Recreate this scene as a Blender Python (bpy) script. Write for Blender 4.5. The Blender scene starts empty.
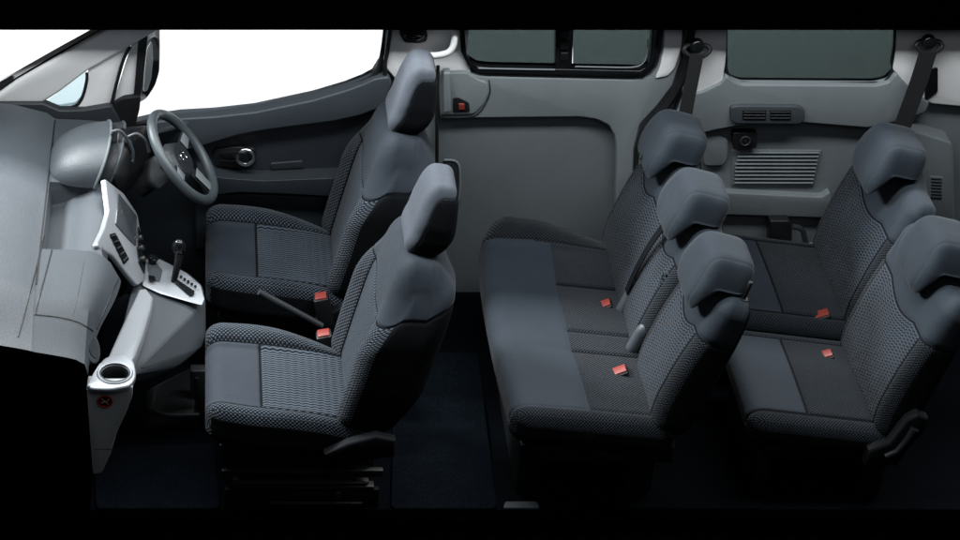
import bpy, bmesh, math, random
from mathutils import Vector, Matrix
random.seed(4)
scene = bpy.context.scene
COL = scene.collection
R = math.radians

# ------------------------------------------------------------------ camera
CAM = Vector((0.0, -6.56, 5.14)); PITCH = R(34.4); FPX = 2150.0; U0 = 208.0
cd = bpy.data.cameras.new("camera"); cam = bpy.data.objects.new("camera", cd); COL.objects.link(cam)
cam.location = CAM; cam.rotation_euler = (R(90) - PITCH, 0, 0)
cd.sensor_width = 36; cd.lens = 36 * FPX / 960.0; cd.shift_x = (480 - U0) / 960.0
cd.clip_start = .1; cd.clip_end = 200
scene.camera = cam
_c, _s = math.cos(PITCH), math.sin(PITCH)

def W(u, v, Y=None, Z=None, plane=None):
    """a measured point of the photograph -> its place in the van, on a known plane"""
    a = (u - U0) / FPX; b = (270 - v) / FPX
    d = Vector((a, _c + b * _s, -_s + b * _c))
    if Y is not None: t = (Y - CAM.y) / d.y
    elif Z is not None: t = (Z - CAM.z) / d.z
    else:
        p0, n = Vector(plane[0]), Vector(plane[1]); t = (p0 - CAM).dot(n) / d.dot(n)
    return CAM + d * t

# ------------------------------------------------------------------ materials
class NT:
    def __init__(s, name):
        s.m = bpy.data.materials.new(name); s.m.use_nodes = True
        s.t = s.m.node_tree; s.b = s.t.nodes["Principled BSDF"]
    def n(s, typ, **k):
        nd = s.t.nodes.new(typ)
        for a, v in k.items(): setattr(nd, a, v)
        return nd
    def l(s, a, b): s.t.links.new(a, b)
    def math(s, op, a, b=None, c=None):
        nd = s.n('ShaderNodeMath', operation=op)
        for i, x in enumerate((a, b, c)):
            if x is None: continue
            if isinstance(x, (int, float)): nd.inputs[i].default_value = x
            else: s.l(x, nd.inputs[i])
        return nd.outputs[0]
    def noise(s, scale, detail=3, coord=None):
        nd = s.n('ShaderNodeTexNoise'); nd.inputs['Scale'].default_value = scale; nd.inputs['Detail'].default_value = detail
        if coord is None:
            tc = s.n('ShaderNodeTexCoord'); coord = tc.outputs['Object']
        s.l(coord, nd.inputs['Vector']); return nd.outputs['Fac']
    def mix(s, fac, c1, c2):
        nd = s.n('ShaderNodeMix', data_type='RGBA')
        s.l(fac, nd.inputs[0])
        for i, c in ((6, c1), (7, c2)): nd.inputs[i].default_value = (*c, 1)
        return nd.outputs[2]
    def bump(s, h, dist, strength=1.0):
        nd = s.n('ShaderNodeBump'); nd.inputs['Distance'].default_value = dist; nd.inputs['Strength'].default_value = strength
        s.l(h, nd.inputs['Height']); s.l(nd.outputs[0], s.b.inputs['Normal'])

def plastic(name, col, rough=.5, grain=320, gd=.0010, var=.12, metal=0., spec=.5):
    q = NT(name); q.b.inputs['Roughness'].default_value = rough; q.b.inputs['Metallic'].default_value = metal
    q.b.inputs['Specular IOR Level'].default_value = spec
    f = q.noise(7, 4)
    q.l(q.mix(f, tuple(x * (1 - var) for x in col), tuple(x * (1 + var) for x in col)), q.b.inputs['Base Color'])
    if gd: q.bump(q.noise(grain, 2), gd)
    return q.m

def fabric(name, dark, light, pu, pv, mode, dist=.003, rough=.68, sheen=.10):
    kf = .68
    dark = tuple(c * kf for c in dark); light = tuple(c * kf * t for c, t in zip(light, (.95, 1.0, 1.06)))
    q = NT(name); q.b.inputs['Roughness'].default_value = rough
    q.b.inputs['Sheen Weight'].default_value = sheen; q.b.inputs['Sheen Roughness'].default_value = .4
    q.b.inputs['Specular IOR Level'].default_value = .16
    uv = q.n('ShaderNodeUVMap'); sp = q.n('ShaderNodeSeparateXYZ'); q.l(uv.outputs[0], sp.inputs[0])
    u = q.math('MULTIPLY', sp.outputs[0], math.pi / pu); v = q.math('MULTIPLY', sp.outputs[1], math.pi / pv)
    if mode == 'diamond':
        a = q.math('ABSOLUTE', q.math('SINE', q.math('ADD', u, v))); b = q.math('ABSOLUTE', q.math('SINE', q.math('SUBTRACT', u, v)))
        h = q.math('POWER', q.math('MULTIPLY', a, b), .8)
    elif mode == 'rib':
        w = q.math('MULTIPLY', q.math('SINE', u), .5)
        h = q.math('ABSOLUTE', q.math('SINE', q.math('ADD', v, w)))
        h = q.math('POWER', h, 1.2)
    else:
        h = q.noise(700 if pu < 1 else pu, 2)
    n2 = q.noise(9, 3)
    h2 = q.math('MULTIPLY', h, q.math('ADD', q.math('MULTIPLY', n2, .6), .7))
    rp = q.n('ShaderNodeMapRange'); rp.inputs['From Min'].default_value = .34; rp.inputs['From Max'].default_value = .8
    q.l(h2, rp.inputs['Value'])
    q.l(q.mix(rp.outputs[0], dark, light), q.b.inputs['Base Color'])
    fine = q.math('MULTIPLY', q.noise(1500, 2), .15)
    crease = q.math('MULTIPLY', q.noise(14, 3), .004 / dist)
    q.bump(q.math('ADD', q.math('ADD', h, fine), crease), dist, .9)
    return q.m

M = {}
M['dash'] = plastic('charcoal_grained_plastic', (.060, .070, .080), .42, 300, .0012)
M['fascia'] = plastic('shaded_fascia_plastic', (.050, .059, .068), .52, 300, .0012, spec=.35)  # same plastic as the dash, the fascia's shade put into a darker colour
M['softblack'] = plastic('soft_black_plastic', (.0035, .0045, .006), .65, 500, .0003, spec=.12)
M['dash_dark'] = plastic('dark_grained_plastic', (.022, .026, .031), .5, 300, .0012)
M['black'] = plastic('black_plastic', (.005, .006, .0075), .5, 500, .0003)
M['gloss'] = plastic('gloss_black_plastic', (.006, .007, .008), .15, 0, 0)
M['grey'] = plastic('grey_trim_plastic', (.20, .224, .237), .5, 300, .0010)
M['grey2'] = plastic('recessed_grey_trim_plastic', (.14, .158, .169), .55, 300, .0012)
M['light'] = plastic('light_grey_pillar_trim', (.84, .835, .84), .6, 600, .0004, .06)
M['door'] = plastic('dark_door_trim', (.022, .027, .033), .4, 300, .0012)
M['door2'] = plastic('door_upper_trim', (.052, .062, .073), .42, 300, .0012)
M['silver'] = plastic('satin_silver_paint', (.29, .31, .335), .36, 900, .0001, .04, .3)
M['console'] = plastic('console_grey_paint', (.050, .058, .066), .6, 300, .0008, .06, spec=.2)
M['console2'] = plastic('pale_grey_slat_plastic', (.33, .35, .365), .5, 700, .0004)
M['greenmark'] = plastic('dark_green_thread', (.004, .02, .018), .7, 0, 0)
M['rubber'] = plastic('black_rubber_seal', (.006, .006, .007), .6, 300, .0002)
M['wheel'] = plastic('steering_wheel_grip', (.058, .072, .080), .38, 900, .0004)
M['red'] = plastic('red_button', (.22, .032, .025), .45, 0, 0, .05)
M['darkred'] = plastic('dark_red_mark', (.5, .035, .03), .5, 0, 0, .05)
M['pink'] = plastic('pale_red_print', (.55, .25, .22), .6, 0, 0, .05)
M['metal'] = plastic('dark_rail_metal', (.10, .10, .10), .35, 300, .0002, .15, .8)
M['chrome'] = plastic('chrome', (.75, .76, .78), .2, 0, 0, .03, 1.)
M['webbing'] = plastic('seat_belt_webbing', (.009, .0105, .012), .7, 1200, .0005)
M['mirror_sky'] = plastic('mirror_glass', (.82, .84, .86), .3, 0, 0, .02, 0.)  # reflected bright sky put into the pale base colour
M['screen'] = plastic('display_glass', (.05, .058, .065), .12, 0, 0)
M['plain'] = fabric('plain_seat_fabric', (.030, .038, .049), (.046, .057, .073), .01, .01, 'plain', .0008)
M['plain2'] = fabric('plain_bench_fabric', (.024, .032, .042), (.036, .047, .060), .01, .01, 'plain', .0008)
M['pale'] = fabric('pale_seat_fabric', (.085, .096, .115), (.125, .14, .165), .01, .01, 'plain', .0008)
M['bolster'] = fabric('lozenge_weave_fabric', (.0015, .002, .003), (.10, .125, .155), .0155, .012, 'diamond', .004)
M['rib'] = fabric('zigzag_rib_fabric', (.002, .003, .004), (.085, .105, .13), .014, .0135, 'rib', .004)
M['rib2'] = fabric('fine_rib_fabric', (.003, .004, .006), (.050, .064, .082), .0115, .0125, 'rib', .003)
M['weave2'] = fabric('fine_weave_fabric', (.002, .003, .0045), (.034, .045, .058), .012, .011, 'diamond', .003)
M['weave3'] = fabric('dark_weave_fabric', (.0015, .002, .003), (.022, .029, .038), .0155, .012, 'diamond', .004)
M['cloth'] = fabric('black_side_cloth', (.003, .004, .0055), (.006, .008, .011), .01, .01, 'plain', .0008, .9, 0)
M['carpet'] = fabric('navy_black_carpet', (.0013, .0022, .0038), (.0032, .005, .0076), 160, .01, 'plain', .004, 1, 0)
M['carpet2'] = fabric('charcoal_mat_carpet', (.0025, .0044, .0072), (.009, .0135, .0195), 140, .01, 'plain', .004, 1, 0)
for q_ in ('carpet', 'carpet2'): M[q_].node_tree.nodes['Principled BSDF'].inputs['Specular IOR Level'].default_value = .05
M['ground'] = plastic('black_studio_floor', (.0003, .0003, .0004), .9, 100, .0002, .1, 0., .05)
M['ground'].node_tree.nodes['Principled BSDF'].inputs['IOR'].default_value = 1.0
M['white'] = plastic('white_studio_board', (.9, .9, .9), .9, 0, 0, .01)

def glass(name, tint, gl=.06):
    m = bpy.data.materials.new(name); m.use_nodes = True; t = m.node_tree
    t.nodes.remove(t.nodes["Principled BSDF"]); out = t.nodes["Material Output"]
    tr = t.nodes.new('ShaderNodeBsdfTransparent'); tr.inputs[0].default_value = (*tint, 1)
    g = t.nodes.new('ShaderNodeBsdfGlossy'); g.inputs['Roughness'].default_value = .03
    mx = t.nodes.new('ShaderNodeMixShader'); mx.inputs[0].default_value = gl
    t.links.new(tr.outputs[0], mx.inputs[1]); t.links.new(g.outputs[0], mx.inputs[2]); t.links.new(mx.outputs[0], out.inputs[0])
    return m
M['clear'] = glass('clear_window_glass', (.98, .99, .99), .03)
M['tint'] = glass('privacy_window_glass', (.20, .235, .232), .02)   # each pane has two faces
M['bluish'] = glass('quarter_window_glass', (.76, .845, .87), .03)

# ------------------------------------------------------------------ object helpers
def wloc(o):
    v = Vector((0, 0, 0))
    while o: v += o.location; o = o.parent
    return v
def link(name, me, parent):
    o = bpy.data.objects.new(name, me); COL.objects.link(o)
    if parent: o.parent = parent
    return o
def obj(name, bm, mats, parent=None, local=False, smooth=True, angle=40):
    if parent and not local: bmesh.ops.translate(bm, verts=bm.verts, vec=-wloc(parent))
    bmesh.ops.recalc_face_normals(bm, faces=bm.faces)
    me = bpy.data.meshes.new(name); 
    if smooth:
        for f in bm.faces: f.smooth = True
        for e in bm.edges:
            if len(e.link_faces) == 2 and e.calc_face_angle(0) > R(angle): e.smooth = False
    bm.to_mesh(me); bm.free()
    for m in (mats if isinstance(mats, (list, tuple)) else [mats]): me.materials.append(m)
    return link(name, me, parent)
def thing(name, label, cat, loc=(0, 0, 0), group=None):
    o = bpy.data.objects.new(name, None); COL.objects.link(o); o.location = loc; o.empty_display_size = .1
    o['label'] = label; o['category'] = cat
    if group: o['group'] = group
    return o
def tag(o, label, cat, group=None):
    o['label'] = label; o['category'] = cat
    if group: o['group'] = group
    return o
def struct(o, kind='structure'):
    o['kind'] = kind; return o

def rnd(px, r, n=5):
    """round the corners of a closed outline"""
    out = []; N = len(px)
    for i in range(N):
        p = Vector(px[i][:2]); a = Vector(px[i - 1][:2]) - p; b = Vector(px[(i + 1) % N][:2]) - p
        rr = px[i][2] if len(px[i]) > 2 else r
        la, lb = a.length, b.length
        k = min(rr, la * .45, lb * .45)
        if k < .05: out.append(tuple(p)); continue
        a = p + a / la * k; b = p + b / lb * k
        for j in range(n + 1):
            t = j / n; q = a * (1 - t) ** 2 + p * 2 * t * (1 - t) + b * t * t; out.append((q.x, q.y))
    return out
def smoothline(pts, n=6, closed=False):
    P = [Vector(p) for p in pts]; out = []; N = len(P)
    rng = range(N) if closed else range(N - 1)
    for i in rng:
        if closed: p0, p1, p2, p3 = P[i - 1], P[i], P[(i + 1) % N], P[(i + 2) % N]
        else: p0, p1, p2, p3 = P[max(i - 1, 0)], P[i], P[i + 1], P[min(i + 2, N - 1)]
        for j in range(n):
            t = j / n
            out.append(.5 * ((2 * p1) + (p2 - p0) * t + (2 * p0 - 5 * p1 + 4 * p2 - p3) * t * t + (3 * p1 - p0 - 3 * p2 + p3) * t ** 3))
    if not closed: out.append(P[-1])
    return out
def prism(pts, ext, bev=0, seg=3):
    bm = bmesh.new(); ext = Vector(ext)
    vs = [bm.verts.new(p) for p in pts]; f = bm.faces.new(vs)
    r = bmesh.ops.extrude_face_region(bm, geom=[f]); nv = [g for g in r['geom'] if isinstance(g, bmesh.types.BMVert)]
    bmesh.ops.translate(bm, verts=nv, vec=ext)
    bmesh.ops.recalc_face_normals(bm, faces=bm.faces)
    if bev:
        front = [e for e in bm.edges if all(v in vs for v in e.verts)]
        bmesh.ops.bevel(bm, geom=front, offset=bev, segments=seg, profile=.5, affect='EDGES', clamp_overlap=True)
    return bm
def plate(name, px, Y, thick, mat, parent=None, bev=.006, r=0, seg=3):
    px = rnd(px, r) if r else px
    return obj(name, prism([W(p[0], p[1], Y=Y) for p in px], (0, thick, 0), bev, seg), mat, parent)
def pplate(name, px, plane, thick, mat, parent=None, bev=.004, r=0):
    px = rnd(px, r) if r else px
    n = Vector(plane[1]).normalized()
    return obj(name, prism([W(p[0], p[1], plane=plane) for p in px], n * -thick, bev), mat, parent)
def tube_bm(pts, r, seg=10, closed=False, flat=None, bm=None):
    bm = bm or bmesh.new(); P = [Vector(p) for p in pts]; rings = []; N = len(P); ref = Vector((0, 1, 0)) if flat is None else Vector(flat)
    for i, p in enumerate(P):
        if closed: t = P[(i + 1) % N] - P[i - 1]
        else: t = P[min(i + 1, N - 1)] - P[max(i - 1, 0)]
        t.normalize()
        a = t.cross(ref)
        if a.length < .05: a = t.cross(Vector((1, 0, .3)))
        a.normalize(); b = t.cross(a)
        rr = r[i] if isinstance(r, list) else r
        ra, rb = rr if isinstance(rr, tuple) else (rr, rr)
        rings.append([bm.verts.new(p + a * math.cos(2 * math.pi * k / seg) * ra + b * math.sin(2 * math.pi * k / seg) * rb) for k in range(seg)])
    for i in range(N if closed else N - 1):
        A, B = rings[i], rings[(i + 1) % N]
        for k in range(seg): bm.faces.new((A[k], A[(k + 1) % seg], B[(k + 1) % seg], B[k]))
    if not closed: bm.faces.new(rings[0]); bm.faces.new(rings[-1][::-1])
    return bm
def strap_bm(pts, w, th, wide):
    """flat band along pts, `wide` is the direction of its width"""
    bm = bmesh.new(); P = [Vector(p) for p in pts]; wd = Vector(wide).normalized(); rings = []
    for i, p in enumerate(P):
        t = (P[min(i + 1, len(P) - 1)] - P[max(i - 1, 0)]).normalized()
        a = (wd - t * wd.dot(t)).normalized(); b = t.cross(a)
        rings.append([bm.verts.new(p + a * x * w / 2 + b * y * th / 2) for x, y in ((-1, -1), (1, -1), (1, 1), (-1, 1))])
    for A, B in zip(rings, rings[1:]):
        for k in range(4): bm.faces.new((A[k], A[(k + 1) % 4], B[(k + 1) % 4], B[k]))
    bm.faces.new(rings[0]); bm.faces.new(rings[-1][::-1]); return bm
def box_bm(lo, hi, bev=.0, seg=2, bm=None):
    b = bmesh.new(); bmesh.ops.create_cube(b, size=1)
    for v in b.verts: v.co = Vector([lo[i] + (v.co[i] + .5) * (hi[i] - lo[i]) for i in range(3)])
    if bev: bmesh.ops.bevel(b, geom=list(b.edges), offset=bev, segments=seg, profile=.5, affect='EDGES', clamp_overlap=True)
    if bm is None: return b
    return join(bm, b)
def join(bm, b):
    me = bpy.data.meshes.new('tmp'); b.to_mesh(me); b.free(); bm.from_mesh(me); bpy.data.meshes.remove(me); return bm
def cyl_bm(c, axis, r, h, seg=24, r2=None, bev=0):
    b = bmesh.new(); bmesh.ops.create_cone(b, cap_ends=True, segments=seg, radius1=r, radius2=r if r2 is None else r2, depth=h)
    if bev: bmesh.ops.bevel(b, geom=[e for e in b.edges if e.calc_face_angle(0) > 1], offset=bev, segments=2, profile=.5, affect='EDGES')
    q = Vector((0, 0, 1)).rotation_difference(Vector(axis)).to_matrix().to_4x4()
    bmesh.ops.transform(b, matrix=Matrix.Translation(Vector(c)) @ q, verts=b.verts); return b
def hull_bm(pts, bev=.01, seg=3):
    b = bmesh.new(); [b.verts.new(p) for p in pts]
    r = bmesh.ops.convex_hull(b, input=list(b.verts))
    bad = [v for v in b.verts if not v.link_faces]
    if bad: bmesh.ops.delete(b, geom=bad, context='VERTS')
    bmesh.ops.dissolve_limit(b, angle_limit=R(3), verts=b.verts, edges=b.edges)
    bmesh.ops.recalc_face_normals(b, faces=b.faces)
    if bev: bmesh.ops.bevel(b, geom=list(b.edges), offset=bev, segments=seg, profile=.5, affect='EDGES', clamp_overlap=True)
    return b
def ss(a, b, x):
    t = max(0., min(1., (x - a) / (b - a))); return t * t * (3 - 2 * t)
def ring_bm(c, axis, r, rt, seg=40, st=10):
    ax = Vector(axis).normalized(); a = ax.orthogonal().normalized(); b = ax.cross(a)
    return tube_bm([Vector(c) + a * math.cos(2 * math.pi * k / seg) * r + b * math.sin(2 * math.pi * k / seg) * r for k in range(seg)], rt, st, True, ax)

def pillow(name, size, rad, n, deform, matfn, mats, parent, seam=None, swap=False, pn=2.0):
    """a padded block: rounded, upholstered, bent by `deform`; matfn picks each panel's cloth"""
    hx, hy, hz = (s / 2 for s in size); h = (hx, hy, hz)
    bm = bmesh.new(); cache = {}
    def vert(i, j, k):
        key = (i, j, k)
        if key in cache: return cache[key]
        p = [-h[a] + 2 * h[a] * (i, j, k)[a] / n[a] for a in range(3)]
        inn = [max(-h[a] + rad[a], min(h[a] - rad[a], p[a])) for a in range(3)]
        q = Vector([(p[a] - inn[a]) / rad[a] for a in range(3)])
        if q.length > 1e-6:
            q = q / sum(abs(x) ** pn for x in q) ** (1 / pn)
            p2 = Vector([inn[a] + q[a] * rad[a] for a in range(3)])
        else: p2 = Vector(p)
        v = bm.verts.new(p2); cache[key] = v; return v
    faces = []
    for ax in range(3):
        b_, c_ = (ax + 1) % 3, (ax + 2) % 3
        for side in (0, n[ax]):
            for i in range(n[b_]):
                for j in range(n[c_]):
                    q = []
                    for di, dj in ((0, 0), (1, 0), (1, 1), (0, 1)):
                        key = [0, 0, 0]; key[ax] = side; key[b_] = i + di; key[c_] = j + dj
                        q.append(vert(*key))
                    if side == 0: q.reverse()
                    faces.append((bm.faces.new(q), ax))
    uvl = bm.loops.layers.uv.new('UVMap')
    for f, ax in faces:
        c = f.calc_center_median()
        if matfn: f.material_index = matfn(c.x, c.y, c.z, ax)
        for lp in f.loops:
            p = lp.vert.co
            lp[uvl].uv = ((p.x, p.y), (p.y, p.z) if swap else (p.z, p.y), (p.x, p.z))[{2: 0, 0: 1, 1: 2}[ax]]
    bm.normal_update()
    new = {}
    for v in bm.verts:
        p = v.co.copy()
        if seam:
            d = seam(p.x, p.y, p.z)
            if d: p -= v.normal * d
        new[v] = deform(p)
    for v, p in new.items(): v.co = p
    bmesh.ops.recalc_face_normals(bm, faces=bm.faces)
    for f in bm.faces: f.smooth = True
    me = bpy.data.meshes.new(name); bm.to_mesh(me); bm.free()
    for m in mats: me.materials.append(m)
    return link(name, me, parent)
def gv(d, w=.005, depth=.006): return depth * math.exp(-(d / w) ** 2)

# ------------------------------------------------------------------ setting
g = struct(obj('ground', box_bm((-12, -12, -.12), (14, 1.0, -.07)), M['ground'], smooth=False))
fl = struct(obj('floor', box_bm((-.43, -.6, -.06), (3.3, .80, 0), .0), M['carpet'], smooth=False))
bd = struct(obj('backdrop', box_bm((-9, 3.0, -3.5), (12, 3.06, .55)), M['white'], smooth=False))

# ------------------------------------------------------------------ front seats
def rot_about(p, piv, a):
    x, z = p.x - piv[0], p.z - piv[1]
    return Vector((piv[0] + x * math.cos(a) + z * math.sin(a), p.y, piv[1] - x * math.sin(a) + z * math.cos(a)))

def front_seat(loc, label, inb):
    t = thing('front_seat', label, 'seat', loc, 'front seats')
    # cushion: 0 plain, 1 lozenge bolster, 2 rib insert, 3 black cloth
    L, Wd, H = .57, .54, .17
    NY, FY = -.212, .155          # seams of the near and far bolsters
    def mf(x, y, z, ax):
        if z < .0 and not (z > -.045 and x < -.2): return 3
        if ax == 1 and y < 0 and z < .032: return 3
        if NY < y < FY:
            if x > .262: return 3
            if min(abs(y - NY), abs(y - FY)) < .0042 or (abs(x + .085) < .0042 and z > 0): return 3
            return 0 if x < -.085 else 2
        return 1
    def sm(x, y, z):
        d = 0
        if z > 0:
            d = max(gv(y - NY, .006, .009), gv(y - FY, .006, .009), gv(x + .085, .006, .007) if NY < y < FY else 0)
        return d
    def df(p):
        x, y, z = p
        if z > 0:
            z += (.048 * ss(.12, .20, y) + .022 * ss(-.18, -.25, y)) * ss(.30, -.05, x) + .012 * (1 - (y / .27) ** 2)
        if y > FY: y = FY + (y - FY) * (1 - .6 * ss(-.12, .28, x))
        if y < NY: y = NY + (y - NY) * (1 - .3 * ss(-.12, .28, x))
        z += -.13 * x - (.012 if x > .1 else 0) * ss(.1, .28, x)
        y *= 1 - .05 * ss(-.1, -.29, x)
        if z < 0: x *= .97
        return Vector((x + .275, y, z + .345))
    pillow('seat_cushion', (L, Wd, H), (.07, .06, .06), (120, 110, 26), df, mf, [M['plain'], M['bolster'], M['rib'], M['cloth']], t, sm)
    # backrest: local z up along the back, x forward is -x
    hb = .72
    def mb(x, y, z, ax):
        k = z / hb + .5
        if k > .70: return 0
        if k > .696 or (x < 0 and abs(abs(y) - .156) < .004): return 3
        if x < 0 and abs(y) < .155: return 2
        if x < -.03 or (x < 0 and abs(y) < .2): return 1
        return 3
    def sb(x, y, z):
        k = z / hb + .5; d = 0
        if x < 0 and k < .70: d = gv(abs(y) - .156, .006, .009)
        d = max(d, gv((k - .70) * hb, .006, .007))
        if k > .5: d = max(d, gv(x - .03, .004, .003))
        return d
    def db(p):
        x, y, z = p; k = z / hb + .5
        z += hb * ((1.25 - .9 * ss(-.1, .12, y)) * .085 * math.tanh(x / .06)  + .04) * ss(.25, .70, k) * ss(1, .70, k)
        if x < 0: x -= (.055 * ss(.13, .25, abs(y)) * (1 - ss(.5, .85, k))) ; x -= .012 * (1 - (y / .26) ** 2)
        if x > 0: x += .075 * ss(.0, .35, k) * (1 - .55 * ss(.75, 1, k)) * (1 - .35 * (2 * y / .54) ** 2)
        x *= 1 - .16 * ss(.6, 1, k)
        y *= 1 - .06 * ss(.35, 0, k) - .30 * ss(.55, 1.0, k)
        z -= .0
        q = rot_about(Vector((x, y, z + hb / 2)), (0, 0), R(13.5))
        return q + Vector((.565, 0, .33))
    pillow('backrest', (.17, .54, hb), (.065, .08, .09), (24, 120, 160), db, mb, [M['plain'], M['bolster'], M['rib'], M['cloth']], t, sb)
    def mh(x, y, z, ax):
        if x > .052: return 1
        if abs(y) > .075 and ((x - .034 - .04 * (z + .03)) / .072) ** 4 + ((z + .020) / .124) ** 4 < 1: return 1
        return 0
    def sh(x, y, z):
        d = 0
        if abs(y) > .075: d = gv((((x - .034 - .04 * (z + .03)) / .072) ** 4 + ((z + .020) / .124) ** 4 - 1) * .02, .004, .004)
        return d
    def dh(p):
        x, y, z = p; k = z / .27 + .5
        y *= 1 - .22 * ss(.45, 1, k) - .06 * ss(.3, 0, k)
        x += -.02 * ss(.4, 0, k); x *= .82 + .25 * ss(1, .3, k)
        return rot_about(Vector((x, y, z)), (0, 0), R(10)) + Vector((.775, 0, 1.147))
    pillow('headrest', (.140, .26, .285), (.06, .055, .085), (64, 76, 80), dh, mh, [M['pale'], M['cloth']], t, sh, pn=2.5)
    # recliner cover on the outer and inner side
    for s in (-1, 1):
        pr = rnd([(.41, .31), (.49, .36), (.59, .395), (.66, .375), (.66, .30), (.58, .285), (.47, .28)], .05)
        b = prism([Vector((x, s * .27, z)) for x, z in pr], (0, s * .035, 0), 0)
        if s == -1:
            b.free(); b = prism([Vector((x, -.305, z)) for x, z in pr], (0, .035, 0), .012)
        obj('recliner_cover', b, M['softblack'], t, True)
    b = box_bm((.04, -.20, .17), (.60, .20, .27), .01)
    obj('seat_pan', b, M['black'], t, True)
    for s in (-1, 1):
        y = s * .215
        b = box_bm((.05, y - .012, .145), (.63, y + .012, .175), .003)
        box_bm((.10, y - .018, .085), (.60, y + .018, .105), .003, bm=b)
        rl = obj('slide_rail', b, M['black'], t, True)
        b = box_bm((.09, y - s * .0 - .0155, .112), (.58, y + .0155, .122), .002)
        box_bm((.22, y - .02, .02), (.56, y + .02, .03), .002, bm=b)
        for xx in (.10, .47): join(b, cyl_bm((xx, y - .015, .07 if xx > .2 else .135), (0, 1, 0), .014, .03, 12))
        obj('rail_edge', b, M['metal'], rl, True)
        b = box_bm((.06, y - .011, 0), (.62, y + .011, .085), .004)
        obj('riser', b, M['softblack'], t, True)
    # buckle
    y = inb * .285
    b = box_bm((.425, y - .028, .27), (.485, y + .028, .415), .008)
    rotm = Matrix.Translation((.45, y, .3)) @ Matrix.Rotation(R(-12), 4, 'Y') @ Matrix.Translation((-.45, -y, -.3))
    bmesh.ops.transform(b, matrix=rotm, verts=b.verts)
    bk = obj('buckle', b, M['black'], t, True)
    b = box_bm((.432, y - .022, .405), (.478, y + .022, .421), .004); bmesh.ops.transform(b, matrix=rotm, verts=b.verts)
    obj('release_button', b, M['red'], bk, True)
    return t
front_seat((0, -.36, 0), 'charcoal front seat nearest the viewer, its black side and slide rails in view', -1 * -1)
front_seat((.0, .45, 0), 'charcoal front seat facing the steering wheel, beside the front door', -1)

# ------------------------------------------------------------------ middle bench
def bench_headrest(parent, x, y, z, w, tilt=12, mats=None):
    def mh(a, b, c, ax): return 0
    def sh(a, b, c): return gv(abs(b) - w * .37, .004, .0022)
    def dh(p):
        a, b, c = p
        k = c / .23 + .5
        if c < .02 and a > -.06: c = c + (.02 - c) * .9 * ss(-.055, -.015, a)
        if c < 0: a = a + (-.075 - a) * .35 * ss(0, -.1, c) if a > -.075 else a
        b *= 1 - .22 * ss(.45, 1, k) - .10 * ss(.4, 0, k)
        a += .018 * ss(.3, 1, k)
        return rot_about(Vector((a, b, c)), (0, 0), R(tilt)) + Vector((x, y, z))
    return pillow('headrest', (.18, w, .23), (.07, .10, .08), (44, 40, 44), dh, mh, [M['plain2']], parent, sh, pn=3.2)

def bench_back(parent, y0, y1, hinge, hb, tilt, caps, thick=.15):
    wd = y1 - y0; yc = (y0 + y1) / 2
    wave = lambda y: max(0, math.cos((y / wd * caps) * 2 * math.pi + (math.pi if caps % 2 == 0 else 0)))
    def mb(x, y, z, ax):
        k = z / hb + .5
        if x > .045: return 2
        edge = wd / 2 - abs(y)
        if k > .66: return 1
        if k > .651 or (x < 0 and abs(edge - .055) < .0035): return 2
        if ax == 1 and x > -.03: return 2
        if edge < .055: return 3
        return 0
    def sb(x, y, z):
        k = z / hb + .5; d = 0
        if x < .045: d = gv((k - .66) * hb, .008, .006)
        if x < 0 and k < .66: d = max(d, gv(wd / 2 - abs(y) - .055, .005, .004))
        if k > .6: d = max(d, gv(x - .02, .004, .003))
        return d
    def db(p):
        x, y, z = p; k = z / hb + .5
        if x < 0: x -= .018 * ss(.0, .25, k) * ss(.8, .4, k)
        z += hb * (.02 - .055 * wave(y)) * ss(.3, .66, k) * ss(1, .66, k)
        x *= 1 - .18 * ss(.6, 1, k)
        z -= .028 * ss(.7, 1, k) * (1 - wave(y))
        q = rot_about(Vector((x, y, z + hb / 2)), (0, 0), R(tilt))
        return q + Vector((hinge[0], yc, hinge[1]))
    return pillow('backrest', (thick, wd, hb), (.055, .055, .07), (18, int(150 * wd), 100), db, mb, [M['rib2'], M['plain2'], M['cloth'], M['weave2']], parent, sb, True)

def buckle(parent, x, y, z, tilt=-25):
    b = box_bm((x - .045, y - .032, z - .06), (x + .035, y + .032, z + .012), .008)
    rm = Matrix.Translation((x, y, z)) @ Matrix.Rotation(R(tilt), 4, 'Y') @ Matrix.Translation((-x, -y, -z))
    bmesh.ops.transform(b, matrix=rm, verts=b.verts)
    bk = obj('buckle', b, M['black'], parent, True)
    b = box_bm((x - .03, y - .025, z + .004), (x + .032, y + .016, z + .018), .003); bmesh.ops.transform(b, matrix=rm, verts=b.verts)
    obj('release_button', b, M['red'], bk, True)

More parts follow.
